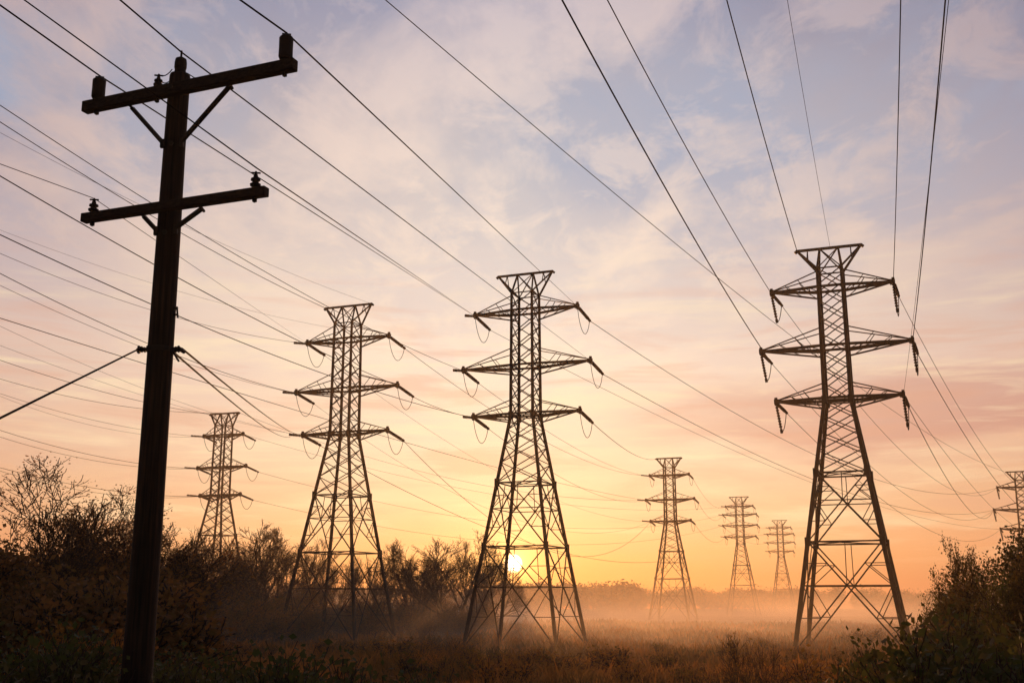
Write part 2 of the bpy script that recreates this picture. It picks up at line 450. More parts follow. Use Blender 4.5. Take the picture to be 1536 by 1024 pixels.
ARMS3 = [(24.1, 4.07, 25.2), (19.95, 5.0, 21.2), (16.35, 4.15, 17.35)]
ARMS4 = [(24.8, 3.2, 25.3), (22.9, 3.9, 23.6), (20.4, 4.0, 21.2), (17.8, 3.6, 18.5)]
def strA(inc, r=.14, jr=.023):
    def lst(s, tip):
        o = [(tip + Vector((0, .1, 0)), tip + Vector((.1, 2.5, -.42)))]
        if s < 0: o.append((tip, tip + Vector((-inc, -inc * .25, .1 * inc))))
        return o
    return dict(out=lambda s: Vector((.1, 2.7, -.46)), list=lst, r=r, jr=jr,
                loop=lambda s, tip: (tip + Vector((0, 0, -.1)), tip + Vector((.1, 2.65, -.46)), 1.45))
def strB(r=.13):
    def lst(s, tip):
        return [(tip + Vector((0, 0, -.1)), tip + Vector((.12, -.3, -1.95))), (tip + Vector((.05, .1, -.05)), tip + Vector((.2, 1.95, -.4)))] if s > 0 else \
               [(tip + Vector((0, 0, -.1)), tip + Vector((.25, 0, -1.9))), (tip + Vector((.05, .1, -.05)), tip + Vector((.4, 1.7, -.4)))]
    return dict(out=lambda s: Vector((.2, 2.05, -.43)) if s > 0 else Vector((.42, 1.8, -.43)), list=lst, r=r, jr=.028,
                loop=lambda s, tip: ((tip + Vector((.12, -.3, -1.95)), tip + Vector((.2, 2.05, -.43)), .9) if s > 0 else (tip + Vector((.25, 0, -1.9)), tip + Vector((.42, 1.75, -.43)), .5)))

TW = {}
def place(key, root, pts, px, py, label, group='lattice pylons across the field'):
    p = at_z(px, py, H); root.location = (p.x, p.y, 0); root.rotation_euler = (0, 0, -PHI)
    tag(root, label, 'pylon', group)
    Mx = Matrix.Translation((p.x, p.y, 0)) @ Matrix.Rotation(-PHI, 4, 'Z')
    TW[key] = {k: Mx @ v for k, v in pts.items()}
rA, pA = build_tower(ARMS3, 0.185, 0.075, strA(0.55), arm_w=.15)
place('c', rA, pA, 788, 411, 'tall steel lattice pylon standing right in front of the sun')
rL, pL = build_tower([(z, l * .94, t) for z, l, t in ARMS3], 0.185, 0.07, strA(.9), arm_w=.15)
place('l', rL, pL, 523, 459, 'steel lattice pylon just left of the one before the sun, feet in shade')
rLL = build_tower([(z, l * .74, t) for z, l, t in ARMS3], 0.20, 0.08, strA(1.5, .14, .03), arm_w=.2)
place('ll', rLL[0], rLL[1], 337, 620, 'leftmost pylon, its feet hidden behind the treetops beside the wooden pole')
rF, pF = build_tower([(z, l * .84, t) for z, l, t in ARMS3], 0.23, 0.08, strA(1.2, .16, .03), arm_w=.22)
place('f1', rF, pF, 1003, 687, 'mid-distance pylon in the mist, tallest of the three distant hazy ones')
r4, p4 = build_tower(ARMS4, 0.19, 0.07, strA(.8, .14, .03), arm_w=.17)
place('f2', r4, p4, 1108, 745, 'hazy four-armed pylon, second tallest of the three in the mist')
r5 = copy_tree(r4)
place('f3', r5, p4, 1169, 780, 'faintest and smallest four-armed pylon, next to the big right pylon')
rR, pR = build_tower(ARMS3, 0.235, 0.085, strB(), arm_w=.17)
place('r', rR, pR, 1243, 372, 'biggest steel lattice pylon on the right with drooping insulator strings')
rr = build_tower(ARMS3, 0.26, 0.11, strB(.17), arm_w=.22)
place('rr', rr[0], rr[1], 1528, 707, 'distant pylon cut by the right frame edge above the leafy tree')

# ------------------------------------------------------------------ utility pole
def at_arm(px, py, z): return at_z(px, py, z)
def build_pole():
    root = empty('utility_pole', (-4.29, 13.5, 0)); O = root.location
    tag(root, 'dark wooden utility pole with two crossarms in the left foreground', 'utility pole')
    random.seed(4)
    b = MB(); pts = []; rs = []; n = 20
    prof = [(-.5, .215), (0, .21), (2.1, .178), (4, .165), (6, .155), (7.66, .145), (8.6, .137), (9.35, .134), (9.60, .131), (9.64, .12)]
    for z, r in prof: pts.append((random.uniform(-.004, .004), random.uniform(-.004, .004), z)); rs.append(r)
    b.tube(pts, rs, 22)
    b.build('shaft', M_WOOD, root, True)
    def loc(v): return Vector(v) - O
    D = Vector((math.cos(PHI), -math.sin(PHI), 0)); N = Vector((math.sin(PHI), math.cos(PHI), 0))
    arms = []
    for (p, q, z, h, dep) in (((127, 162), (443, 97), 9.3, .074, .062), ((125, 328), (400, 287), 7.72, .058, .058)):
        P = loc(at_z(p[0], p[1], z)); Q = loc(at_z(q[0], q[1], z)); d = (Q - P).normalized(); nn = Vector((-d.y, d.x, 0))
        b = MB(); c = (P + Q) / 2; b.box(c, d * (P - Q).length / 2, nn * dep, Vector((0, 0, h)))
        o = b.build('crossarm', M_WOOD2, root)
        bv = o.modifiers.new('bevel', 'BEVEL'); bv.width = .012; bv.segments = 2
        arms.append((P, Q, d, nn, h))
    # braces
    for ai, prs in ((0, (((198, 162), (250, 213), 0), ((346, 128), (281, 211), 1))), (1, (((216, 325), (242, 344), 0), ((303, 313), (273, 341), 1)))):
        P, Q, d, nn, h = arms[ai]
        for (p, q, s) in prs:
            zt = P.z - h + .04
            A = at_z(p[0], p[1], zt) - O
            Z2 = at_y(q[0], q[1], 13.36).z
            B_ = Vector(((1 if s else -1) * .12, -.12, Z2))
            b = MB(); b.bar(A - nn * .0, B_, .045); b.bar(B_ + Vector((0, 0, .04)), B_ - Vector((0, 0, .07)), .05)
            b.tube([A + Vector((0, -.1, 0)), A + Vector((0, .09, 0))], .02, 6)
            b.build('brace', M_STEEL, root)
    def insul(px, zoff, ai, r, h, kind):
        P, Q, d, nn, hh = arms[ai]
        # point on the arm whose projection has this pixel column
        best = min((abs(proj_x(P.lerp(Q, t / 200) + O) - px), t / 200) for t in range(201))[1]
        c = P.lerp(Q, best) + Vector((0, 0, hh))
        b = MB()
        b.tube([c - Vector((0, 0, 2 * hh + .06)), c + Vector((0, 0, h))], .012, 6)
        b.tube([c - Vector((0, 0, 2 * hh + .05)), c - Vector((0, 0, 2 * hh + .01))], .03, 6)
        if kind == 'big':
            prof = [(0, .55), (.06, .6), (.08, .9), (.16, 1), (.5, .98), (.88, 1.0), (.93, .85), (1.0, .55)]
        else:
            prof = [(0, .4), (.12, .5), (.16, .95), (.3, 1), (.36, .55), (.5, .6), (.55, .9), (.68, .85), (.74, .45), (.9, .4), (1, .3)]
        b.tube([c + Vector((0, 0, t * h)) for t, _ in prof], [r * k for _, k in prof], 14)
        b.tube([c + Vector((0, 0, h - .01)), c + Vector((0, 0, h + .035))], .012, 6)
        b.tube([c + Vector((-.05, -.02, h + .01)), c + Vector((.05, .02, h + .02))], .011, 6)
        o = b.build('insulator', M_INS, root)
        return c + Vector((0, 0, h + .03)) + O
    J = {}
    J['L'] = insul(146, 0, 0, .086, .31, 'big')
    J['R'] = insul(428, 0, 0, .086, .34, 'big')
    J['s'] = insul(237, 0, 0, .06, .15, 'small')
    J['l2'] = insul(139, 0, 1, .065, .16, 'small')
    J['r2'] = insul(383, 0, 1, .065, .18, 'small')
    # pole-top insulator
    b = MB(); prof = [(9.6, .062), (9.66, .075), (9.7, .07), (9.73, .078), (9.8, .078), (9.85, .07), (9.87, .04)]
    b.tube([(0, 0, z) for z, _ in prof], [r for _, r in prof], 14); b.tube([(0, 0, 9.8), (0, 0, 9.97)], .014, 6)
    b.build('insulator', M_INS, root); J['T'] = O + Vector((0, 0, 9.95))
    # small tie wires near the pole top
    b = MB()
    for A, B_ in ((J['s'] - O, Vector((-.1, -.02, 9.7))), (J['s'] - O + Vector((.02, .02, -.08)), Vector((-.1, .02, 9.6))), (Vector((.1, 0, 9.65)), Vector((.62, -.18, 9.42)))):
        b.tube([A.lerp(B_, k / 6) - Vector((0, 0, .05 * (1 - (k / 3 - 1) ** 2))) for k in range(7)], .007, 5)
    b.build('tie_wire', M_WIRE, root)
    # guy clamp band with hooks
    b = MB()
    zc = 6.0
    b.tube([(0, 0, zc - .03), (0, 0, zc + .03)], .168, 22)
    for s, dx in ((-1, 0.24), (1, 0.27)):
        b.bar((s * .15, -.03, zc), (s * dx, -.04, zc - (.01 if s < 0 else 0)), .035)
        for k in range(3):
            x = s * (.17 + .035 * k); b.tube([(x, -.08, zc + .01 * k), (x + s * .02, .01, zc - .02)], .018, 6)
        b.tube([(s * dx, -.1, zc - .02), (s * (dx + .02), .0, zc - .03)], .024, 7)
    b.tube([(.14, -.05, zc), (.22, -.1, zc - .1), (.27, -.12, zc - .17)], .013, 5)
    b.build('guy_clamp', M_STEEL, root)
    b = MB()
    for z, s in ((6.5, 1), (6.42, 1)):
        b.tube([(s * .13, -.05, z), (s * .2, -.08, z)], .014, 6)
    b.tube([(.19, -.08, 6.52), (.21, -.08, 6.38)], .012, 6)
    b.build('step_bolt', M_STEEL, root)
    b = MB()   # bolts through the pole at the arms
    for z in (9.3, 7.72, 8.62, 7.45):
        b.tube([(0, -.36 if z in (9.3, 7.72) else -.17, z), (0, -.1, z)], .02, 6); b.tube([(0, -.37 if z in (9.3, 7.72) else -.18, z), (0, -.35 if z in (9.3, 7.72) else -.16, z)], .035, 6)
    b.build('through_bolts', M_STEEL, root)
    J['gl'] = O + Vector((-.24, -.05, zc)); J['gr'] = O + Vector((.28, -.05, zc)); J['gr2'] = O + Vector((.2, -.1, zc - .06))
    return J
def proj_x(p):
    d = p.y * math.cos(PITCH) + (p.z - CAMZ) * math.sin(PITCH)
    return 768 + F * p.x / d
M_WOOD2 = mat('crossarm_wood', (0.04, 0.024, 0.018), 0.85, 0, (0.016, 0.01, 0.008), 3.0, (2, 12, 12), bump=0.5)
PJ = build_pole()

# ------------------------------------------------------------------ wires
def wire(label, P, Q, sag=0.0, r=.02, e0=0.0, e1=0.0, group='power lines', via=None):
    P = Vector(P); Q = Vector(Q); pts = []
    def seg(A, B, s, t0, t1, n):
        out = []
        for k in range(n + 1):
            t = t0 + (t1 - t0) * k / n
            c = A.lerp(B, t) if 0 <= t <= 1 else A + (B - A) * t
            out.append(c - Vector((0, 0, 4 * s * t * (1 - t))))
        return out
    if via is None: pts = seg(P, Q, sag, -e0, 1 + e1, 36)
    else:
        via = Vector(via)
        pts = seg(P, via, 0, -e0, 1, 8) + seg(via, Q, sag, 0, 1 + e1, 34)[1:]
    o = Vector(pts[0]); b = MB(); b.tube([p - o for p in pts], r, 5)
    ob = b.build('power_line', M_WIRE); ob.location = o
    tag(ob, label, 'wire', group)
T = TW
WL = [
 # border pixel, z there, target, sag, radius, label
 ((578, 0), 27, T['rr']['pkL'], 3.0, .022, 'long wire from top edge centre-left down towards the big right pylon waist'),
 ((843, 0), 21, T['r']['L2o'], .5, .03, 'dark wire from top edge centre to the middle left arm of the big right pylon'),
 ((911, 0), 25, T['r']['L1'], .4, .024, 'wire from top edge ending on the top left arm of the big right pylon'),
 ((1090, 0), 28, T['r']['pkL'], .3, .028, 'wire from top edge to the left tip of the right pylon peak'),
 ((1181, 0), 27.6, T['r']['pkC'], .3, .012, 'faint thin wire from top edge to the middle of the right pylon peak'),
 ((1351, 0), 24.5, T['r']['R1'], .3, .024, 'near vertical wire from top edge to the top right arm of the big pylon'),
 ((1418, 0), 20.5, T['r']['R2'], .4, .026, 'steep wire near top right corner reaching the middle right arm of the big pylon'),
 ((1423, 0), 17.5, T['r']['R3'], .3, .010, 'hair-thin steep wire reaching the bottom right arm of the big pylon'),
 ((0, 158), 21, T['c']['L2'], .8, .018, 'wire from left edge above the lower crossarm to the central pylon middle arm'),
 ((0, 183), 27, T['l']['pkL'], .5, .024, 'dark wire from left edge to left peak tip of the pylon left of the sun'),
 ((0, 199), 27, T['l']['pkR'], .6, .010, 'faint wire to right peak tip of the pylon left of the sun'),
 ((0, 264), 20, T['l']['R2'], .5, .026, 'dark wire passing under the left end of the lower crossarm'),
 ((0, 352), 16.5, T['c']['L3'], .8, .022, 'wire from left edge past the pole middle to the central bottom arm'),
 ((0, 380), 24, T['l']['L1'], .9, .016, 'thin wire from left edge to top left arm of the pylon left of the sun'),
 ((0, 345), 24, T['l']['R1'], .9, .008, 'hair-thin wire from left edge to top right arm of the pylon left of the sun'),
 ((0, 410), 20, T['l']['L2'], .7, .022, 'upper of two wires to the middle left arm of the pylon left of the sun'),
 ((0, 428), 20, T['l']['L2'], .7, .014, 'lower of two wires to the middle left arm of the pylon left of the sun'),
 ((0, 477), 17, T['f1']['L2'], 1.0, .022, 'long low wire from left edge past both near pylons to the misty one'),
 ((0, 489), 16.5, T['l']['L3'], .7, .009, 'upper hair-thin wire to the bottom left arm of the pylon left of the sun'),
 ((0, 518), 16.2, T['l']['L3'], .5, .009, 'lower hair-thin wire to the bottom left arm of the pylon left of the sun'),
 ((0, 540), 27, T['ll']['pkL'], .6, .030, 'wire from left edge to left tip of the leftmost pylon peak'),
 ((0, 568), 27, T['ll']['pkR'], 1.2, .026, 'wire from left edge to right tip of the leftmost pylon peak'),
 ((0, 590), 24.1, T['ll']['L1'], .8, .020, 'upper thin wire to the top left arm of the leftmost pylon'),
 ((0, 594), 24.1, T['ll']['L1'], 1.3, .016, 'lower thin wire to the top left arm of the leftmost pylon'),
 ((0, 645), 20, T['ll']['L2'], .8, .026, 'upper of two close wires to the leftmost pylon middle left arm'),
 ((0, 655), 20, T['ll']['L2'], 1.0, .022, 'lower of two close wires to the middle left arm of the leftmost pylon'),
 ((0, 701), 16.3, T['ll']['L3'], .8, .026, 'upper of two close wires to the bottom left arm of the leftmost pylon'),
 ((0, 706), 16.3, T['ll']['L3'], 1.1, .022, 'lower of two close wires to the bottom left arm of the leftmost pylon'),
]
for (px, z, Q, sag, r, lab) in WL:
    wire(lab, at_z(px[0], px[1], z), Q, sag, r, e0=.5)
wire('wire from top left corner over the left insulator of the wooden pole', at_y(0, 8, 11.6), T['c']['L1'], .0, .011, 3.0, via=PJ['L'])
wire('thin wire by the right insulator of the lower crossarm', at_y(36, 0, 11.6), T['c']['L1'], .0, .009, 3.0, via=PJ['r2'] + Vector((0, 0, .05)))
wire('wire over the pin at the very top of the wooden pole', at_y(180, 0, 12.0), T['c']['R2'], .0, .011, 3.0, via=PJ['T'])
wire('wire over the right insulator of the upper crossarm', at_y(360, 0, 11.8), T['c']['R1'], .0, .012, 3.0, via=PJ['R'])
wire('thin wire tied to the left insulator of the lower crossarm', at_y(0, 246, 12.4), T['l']['L1'], .0, .005, 3.0, via=PJ['l2'])
wire('upper of two service wires from the pole clamp to the pylon left of the sun', PJ['gr'], T['l']['L3'], .25, .014)
wire('lower of two service wires from the pole clamp to the pylon left of the sun', PJ['gr2'], T['l']['L3'] + Vector((-1, 0, -.1)), .35, .014)
wire('slanting guy wire from the pole clamp down to the left edge', PJ['gl'], at_y(0, 627, 9.0), 0, .011, 0, 2.6, group='guy wire')
WT = [('c', 'R1o', 'rr', 'L1', 5.5, .024, 'sagging wire from the central pylon top right arm passing behind the big right pylon'),
 ('c', 'R2o', 'rr', 'L2', 4.2, .024, 'sagging wire from the central pylon middle right arm towards the right'),
 ('c', 'L1o', 'rr', 'L3', 3.5, .018, 'thin wire from the central pylon top left arm towards the right'),
 ('c', 'R3o', 'f1', 'pkL', 1.0, .026, 'wire from the central pylon bottom right arm to the misty pylon peak'),
 ('c', 'L2o', 'f1', 'L1', 1.5, .018, 'wire from the central pylon middle left arm to the misty pylon top arm'),
 ('c', 'L3o', 'f1', 'L2', 2.0, .018, 'wire from the central pylon bottom left arm to the misty pylon middle arm'),
 ('l', 'R1o', 'f1', 'L1', 2.5, .022, 'wire leaving the top right arm of the pylon left of the sun'),
 ('l', 'R2o', 'c', 'L3', .2, .022, 'wire between the pylon left of the sun and the central pylon bottom arm'),
 ('l', 'R3o', 'f1', 'L3', 7.5, .022, 'deeply sagging low wire from the pylon left of the sun to the misty pylon'),
 ('l', 'L1o', 'f1', 'L3', 3.5, .013, 'faint wire leaving the top left arm of the pylon left of the sun'),
 ('l', 'L2o', 'f1', 'L3', 5.5, .013, 'faint wire leaving the middle left arm of the pylon left of the sun'),
 ('ll', 'pkR', 'f1', 'L2', 3.0, .020, 'wire from the leftmost pylon peak running right behind the other pylons'),
 ('ll', 'R1', 'f2', 'L1', 4.0, .018, 'faint wire from the leftmost pylon top right arm'),
 ('ll', 'R2o', 'f2', 'L2', 5.0, .020, 'faint wire from the leftmost pylon middle right arm'),
 ('ll', 'R3o', 'f2', 'L3', 5.0, .020, 'faint wire from the leftmost pylon bottom right arm'),
 ('f1', 'R1o', 'f2', 'L1', 2.0, .022, 'wire from the top right arm of the tallest misty pylon to the next one'),
 ('f1', 'R2o', 'f2', 'L2', 2.0, .022, 'wire from the middle right arm of the tallest misty pylon to the next one'),
 ('f1', 'R3o', 'f2', 'L4', 2.0, .022, 'wire from the bottom right arm of the tallest misty pylon to the next one'),
 ('r', 'R1o', 'rr', 'R1', 5.5, .020, 'sagging wire from the big right pylon top right arm'),
 ('r', 'R2o', 'rr', 'R2', 5.0, .026, 'sagging wire from the big right pylon middle right arm'),
 ('r', 'R3o', 'rr', 'L2', 4.0, .026, 'left of the sagging wires from the big right pylon bottom right arm'),
 ('r', 'R3', 'rr', 'R3', 4.0, .016, 'right of the sagging wires from the big right pylon bottom right arm'),
 ('r', 'L1o', 'rr', 'L1', 6.0, .020, 'sagging wire from the top left arm of the big right pylon behind its body'),
 ('r', 'L2o', 'rr', 'L2', 5.5, .020, 'sagging wire from the middle left arm of the big right pylon behind its body'),
 ('r', 'L3o', 'rr', 'L3', 5.0, .020, 'sagging wire from the bottom left arm of the big right pylon behind its body')]
for (a, ka, b_, kb, sag, r, lab) in WT:
    wire(lab, T[a][ka], T[b_][kb], sag, r)
wire('dark low wire slanting from the pylon left of the sun behind the central pylon', T['l']['L3'], at_y(985, 842, 193), 3.2, .024)
for i, k in enumerate(('L1', 'L2', 'L3')):
    wire('faint %s wire between the second and third misty pylons' % ('upper', 'middle', 'lower')[i], T['f2'][k + 'o'], T['f3'][k], 1.6, .025)

# ------------------------------------------------------------------ trees
class Arr:
    """fast triangle/quad soup for vegetation"""
    def __init__(s): s.v = []; s.f = []; s.m = []
def rand_dir(rng): 
    v = rng.normal(size=3); return v / np.linalg.norm(v)
def perp(d):
    a = np.array((0, 0, 1.0)) if abs(d[2]) < .9 else np.array((1.0, 0, 0))
    u = np.cross(d, a); u /= np.linalg.norm(u); return u, np.cross(u, d)

def tree_mesh(seed, h, levels=4, stems=1, spread=.5, up=.18, nkids=(5, 6, 5, 4), ratio=.62, r0=.16, minr=.012, leaves=0, leaf=.09, clear=.25, droop=0.0, leafmat=1, leaf_lvl=None):
    rng = np.random.default_rng(seed)
    tv, tf = [], []; cv, cf, cm = [], [], []
    def add_tube(V, Fc, Mt, pts, rs, n, mi):
        base = len(V); d = pts[-1] - pts[0]; ln = np.linalg.norm(d)
        if ln < 1e-6: return
        u, w = perp(d / ln)
        for p, r in zip(pts, rs):
            for k in range(n):
                a = 2 * math.pi * k / n
                V.append(p + (u * math.cos(a) + w * math.sin(a)) * r)
        for i in range(len(pts) - 1):
            for k in range(n):
                k2 = (k + 1) % n
                Fc.append((base + i * n + k, base + i * n + k2, base + (i + 1) * n + k2, base + (i + 1) * n + k))
                if Mt is not None: Mt.append(mi)
    ends = []
    def grow(p, d, L, r, lv):
        nseg = 5 if lv == 0 else (4 if lv < 3 else 3)
        pts = [p]; rs = [r]; dirs = [d]
        rend = max(minr * .8, r * (.35 if lv else .3))
        for i in range(nseg):
            d = d + rng.normal(size=3) * (.07 if lv == 0 else .14) + np.array((0, 0, up * (.4 if lv == 0 else 1) - droop * lv))
            d = d / np.linalg.norm(d)
            p = p + d * L / nseg; pts.append(p); rs.append(r + (rend - r) * (i + 1) / nseg); dirs.append(d)
        n = 7 if lv == 0 else (5 if lv == 1 else 3)
        if lv <= 1: add_tube(tv, tf, None, pts, rs, n, 0)
        else: add_tube(cv, cf, cm, pts, [max(x, minr) for x in rs], n, 0)
        if lv >= levels - 1:
            for t in (.45, .7, 1.0): 
                i = int(t * nseg); ends.append((pts[i], dirs[i]))
        if lv >= levels: return
        nk = nkids[min(lv, len(nkids) - 1)]
        lo = clear if lv == 0 else .2
        for k in range(nk):
            t = lo + (1 - lo) * (k + rng.random()) / nk
            i = min(int(t * nseg), nseg - 1); fr = t * nseg - i
            q = pts[i] + (pts[i + 1] - pts[i]) * fr
            u, w = perp(dirs[i]); a = rng.random() * 2 * math.pi + k * 2.4
            sp = spread * (.75 + .5 * rng.random())
            nd_ = dirs[i] * math.cos(sp) + (u * math.cos(a) + w * math.sin(a)) * math.sin(sp)
            grow(q, nd_, L * ratio * (1.05 - .45 * t + .25 * rng.random()), max((rs[i] + (rs[i + 1] - rs[i]) * fr) * .62, minr), lv + 1)
    for s in range(stems):
        a = rng.random() * 6.28
        lean = (.12 if stems == 1 else .28 + .18 * rng.random())
        d = np.array((math.cos(a) * lean * rng.random(), math.sin(a) * lean, 1.0)); d /= np.linalg.norm(d)
        grow(np.array((math.cos(a) * .12 * (stems > 1), math.sin(a) * .12 * (stems > 1), -.15)), d, h * (.62 if stems == 1 else .6 * (.75 + .3 * rng.random())), r0 * (1 if stems == 1 else .65), 0)
    if leaves:
        E_ = [ends[i] for i in rng.integers(0, len(ends), leaves)]
        for (p, d) in E_:
            c = p + rng.normal(size=3) * leaf * 1.3
            u = rand_dir(rng); w = np.cross(u, rand_dir(rng)); w /= (np.linalg.norm(w) + 1e-6)
            s_ = leaf * (.55 + .8 * rng.random())
            b = len(cv)
            cv.extend([c - u * s_ * .5, c + w * s_ * .32, c + u * s_ * .5, c - w * s_ * .32])
            cf.append((b, b + 1, b + 2, b + 3)); cm.append(leafmat)
    return (np.array(tv), tf), (np.array(cv), cf, cm)

def np_mesh(name, V, Fq, mats, midx=None):
    """all faces are quads"""
    me = bpy.data.meshes.new(name)
    V = np.asarray(V, dtype=np.float32); Fq = np.asarray(Fq, dtype=np.int32)
    me.vertices.add(len(V)); me.vertices.foreach_set('co', V.ravel())
    n = Fq.shape[1]
    me.loops.add(Fq.size); me.loops.foreach_set('vertex_index', Fq.ravel())
    me.polygons.add(len(Fq)); me.polygons.foreach_set('loop_start', np.arange(0, Fq.size, n, dtype=np.int32))
    me.polygons.foreach_set('loop_total', np.full(len(Fq), n, dtype=np.int32))
    for m in mats: me.materials.append(m)
    if midx is not None: me.polygons.foreach_set('material_index', np.asarray(midx, dtype=np.int32))
    me.update(calc_edges=True); me.validate(); return me

def make_proto(name, kind, leafm, **kw):
    (tv, tf), (cv, cf, cm) = tree_mesh(**kw)
    top = max(cv[:, 2].max(), 1e-3)
    return dict(name=name, kind=kind, h=float(top), t=np_mesh('trunk', tv, tf, [M_BARK]), c=np_mesh('crown', cv, cf, [M_BARK, leafm], cm),
                raw=((tv, tf), (cv, cf, cm)))
PR = {}
PR['bare1'] = make_proto('bare_tree', 'tree', M_LEAF_O, seed=11, h=10, stems=3, spread=.52, up=.07, r0=.22, minr=.011, nkids=(6, 6, 5, 3), ratio=.6, leaves=10000, leaf=.06, clear=.3)
PR['bare2'] = make_proto('bare_tree', 'tree', M_LEAF_O, seed=23, h=10, stems=2, spread=.58, up=.07, r0=.26, minr=.011, nkids=(8, 6, 5, 3), ratio=.6, leaves=10000, leaf=.06, clear=.25)
PR['bare3'] = make_proto('bare_tree', 'tree', M_LEAF_O, seed=37, h=10, stems=4, spread=.45, up=.12, r0=.2, minr=.011, nkids=(6, 6, 5, 3), ratio=.58, leaves=10000, leaf=.06, clear=.2)
PR['sparse'] = make_proto('autumn_tree', 'tree', M_LEAF_O, seed=5, h=9, stems=2, spread=.55, up=.13, r0=.17, minr=.009, nkids=(8, 7, 5, 4), leaves=14000, leaf=.07, clear=.2)
PR['leafy'] = make_proto('leafy_tree', 'tree', M_LEAF_G, seed=8, h=6, stems=4, spread=.7, up=.1, r0=.1, minr=.006, nkids=(8, 6, 5, 4), leaves=34000, leaf=.085, clear=.06)
PR['leafy2'] = make_proto('leafy_tree', 'tree', M_LEAF_O, seed=18, h=7, stems=3, spread=.65, up=.1, r0=.12, minr=.008, nkids=(8, 6, 5, 4), leaves=20000, leaf=.13, clear=.08)
PR['shrub'] = make_proto('shrub', 'shrub', M_LEAF_G, seed=71, h=2.2, levels=3, stems=7, spread=.6, up=.12, r0=.03, minr=.004, nkids=(7, 5, 4), leaves=8000, leaf=.062, clear=.1)
PR['shrub2'] = make_proto('shrub', 'shrub', M_LEAF_R, seed=72, h=2.2, levels=3, stems=8, spread=.5, up=.16, r0=.025, minr=.0035, nkids=(7, 5, 4), leaves=5500, leaf=.07, clear=.1)
PR['weed'] = make_proto('weed', 'weed', M_LEAF_G, seed=73, h=1.9, levels=2, stems=9, spread=.45, up=.25, r0=.016, minr=.0035, nkids=(9, 5), leaves=3000, leaf=.06, clear=.15)
PR['twigs'] = make_proto('sapling', 'sapling', M_LEAF_R, seed=74, h=2.4, levels=3, stems=5, spread=.5, up=.1, r0=.022, minr=.005, nkids=(5, 4, 2), leaves=350, leaf=.06, clear=.2)

rt = random.Random(99)
def put(proto, x, y, top_z, label, cat, group, name=None, wide=1.0, rz=None):
    P = PR[proto]; root = empty(name or P['name'], (x, y, ground_h(x, y)))
    s = (top_z - root.location.z) / P['h']; root.scale = (s * wide, s * wide, s); root.rotation_euler = (0, 0, rt.random() * 6.28 if rz is None else rz)
    tag(root, label, cat, group)
    t = bpy.data.objects.new('trunk' if 'tree' in root.name else 'stem', P['t']); c = bpy.data.objects.new('crown' if 'tree' in root.name else 'foliage', P['c'])
    for o in (t, c): COL.objects.link(o); o.parent = root
    return root
def put_px(proto, px, py, Y, *a, **k):
    """tree whose top shows at this photo pixel when it stands Y metres out"""
    p = at_y(px, py, Y); return put(proto, p.x, Y, p.z, *a, **k)
G1 = 'autumn trees behind the pylons'; G2 = 'trees on the left edge'
for (pr, px, py, Y, w, lab, grp) in [
    ('sparse', 22, 664, 38, 1.7, 'tallest sparse-leaved tree at the far left edge', G2),
    ('sparse', 118, 720, 40, 1.7, 'second sparse-leaved tree, between the left edge tree and the wooden pole', G2),
    ('leafy2', -25, 760, 33, 1.2, 'dense dark tree cut by the left frame edge', G2),
    ('bare3', 60, 775, 36, 1.3, 'twiggy low tree under the two sparse ones at the left', G2),
    ('leafy2', 150, 810, 37, 1.0, 'dark bushy tree below and right of the second sparse tree', G2),
    ('bare3', 190, 772, 62, .9, 'thin twiggy tree just left of the wooden pole', G2),
    ('bare3', 262, 785, 70, .9, 'twiggy tree just right of the wooden pole', G1),
    ('bare1', 300, 800, 85, 1.0, 'bare tree left of the leftmost pylon foot', G1),
    ('leafy2', 350, 838, 110, 1.2, 'bushy tree in front of the leftmost pylon foot', G1),
    ('bare2', 415, 782, 100, 1.5, 'wide bare tree between the two left pylons', G1),
    ('bare1', 385, 800, 108, 1.0, 'bare tree right of the leftmost pylon foot', G1),
    ('bare3', 455, 802, 112, 1.0, 'bare tree behind the left legs of the pylon left of the sun', G1),
    ('bare3', 500, 822, 116, 1.0, 'bare tree seen through the pylon left of the sun', G1),
    ('bare3', 575, 812, 112, .8, 'narrow bare tree just right of the pylon left of the sun', G1),
    ('bare3', 622, 812, 112, 1.0, 'dense twiggy tree midway between the two near pylons', G1),
    ('bare1', 652, 830, 118, .9, 'low bare tree left of the glowing fan-shaped one', G1),
    ('bare1', 683, 794, 112, 1.5, 'glowing fan-shaped bare tree closest to the sun on its left', G1),
    ('bare3', 712, 806, 125, .9, 'bare tree behind the left leg of the central pylon', G1),
    ('bare2', 745, 838, 128, .9, 'low bare tree seen through the central pylon left of the sun', G1)]:
    put_px(pr, px, py, Y, lab, 'tree', grp, wide=w)
for (pr, px, py, Y, w, lab) in [
    ('leafy', 1492, 748, 25, .85, 'large leafy tree at the right edge before the distant pylon'),
    ('leafy', 1545, 772, 22, 1.1, 'leafy tree cut by the right frame edge')]:
    put_px(pr, px, py, Y, lab, 'tree', 'leafy trees on the right', wide=w)

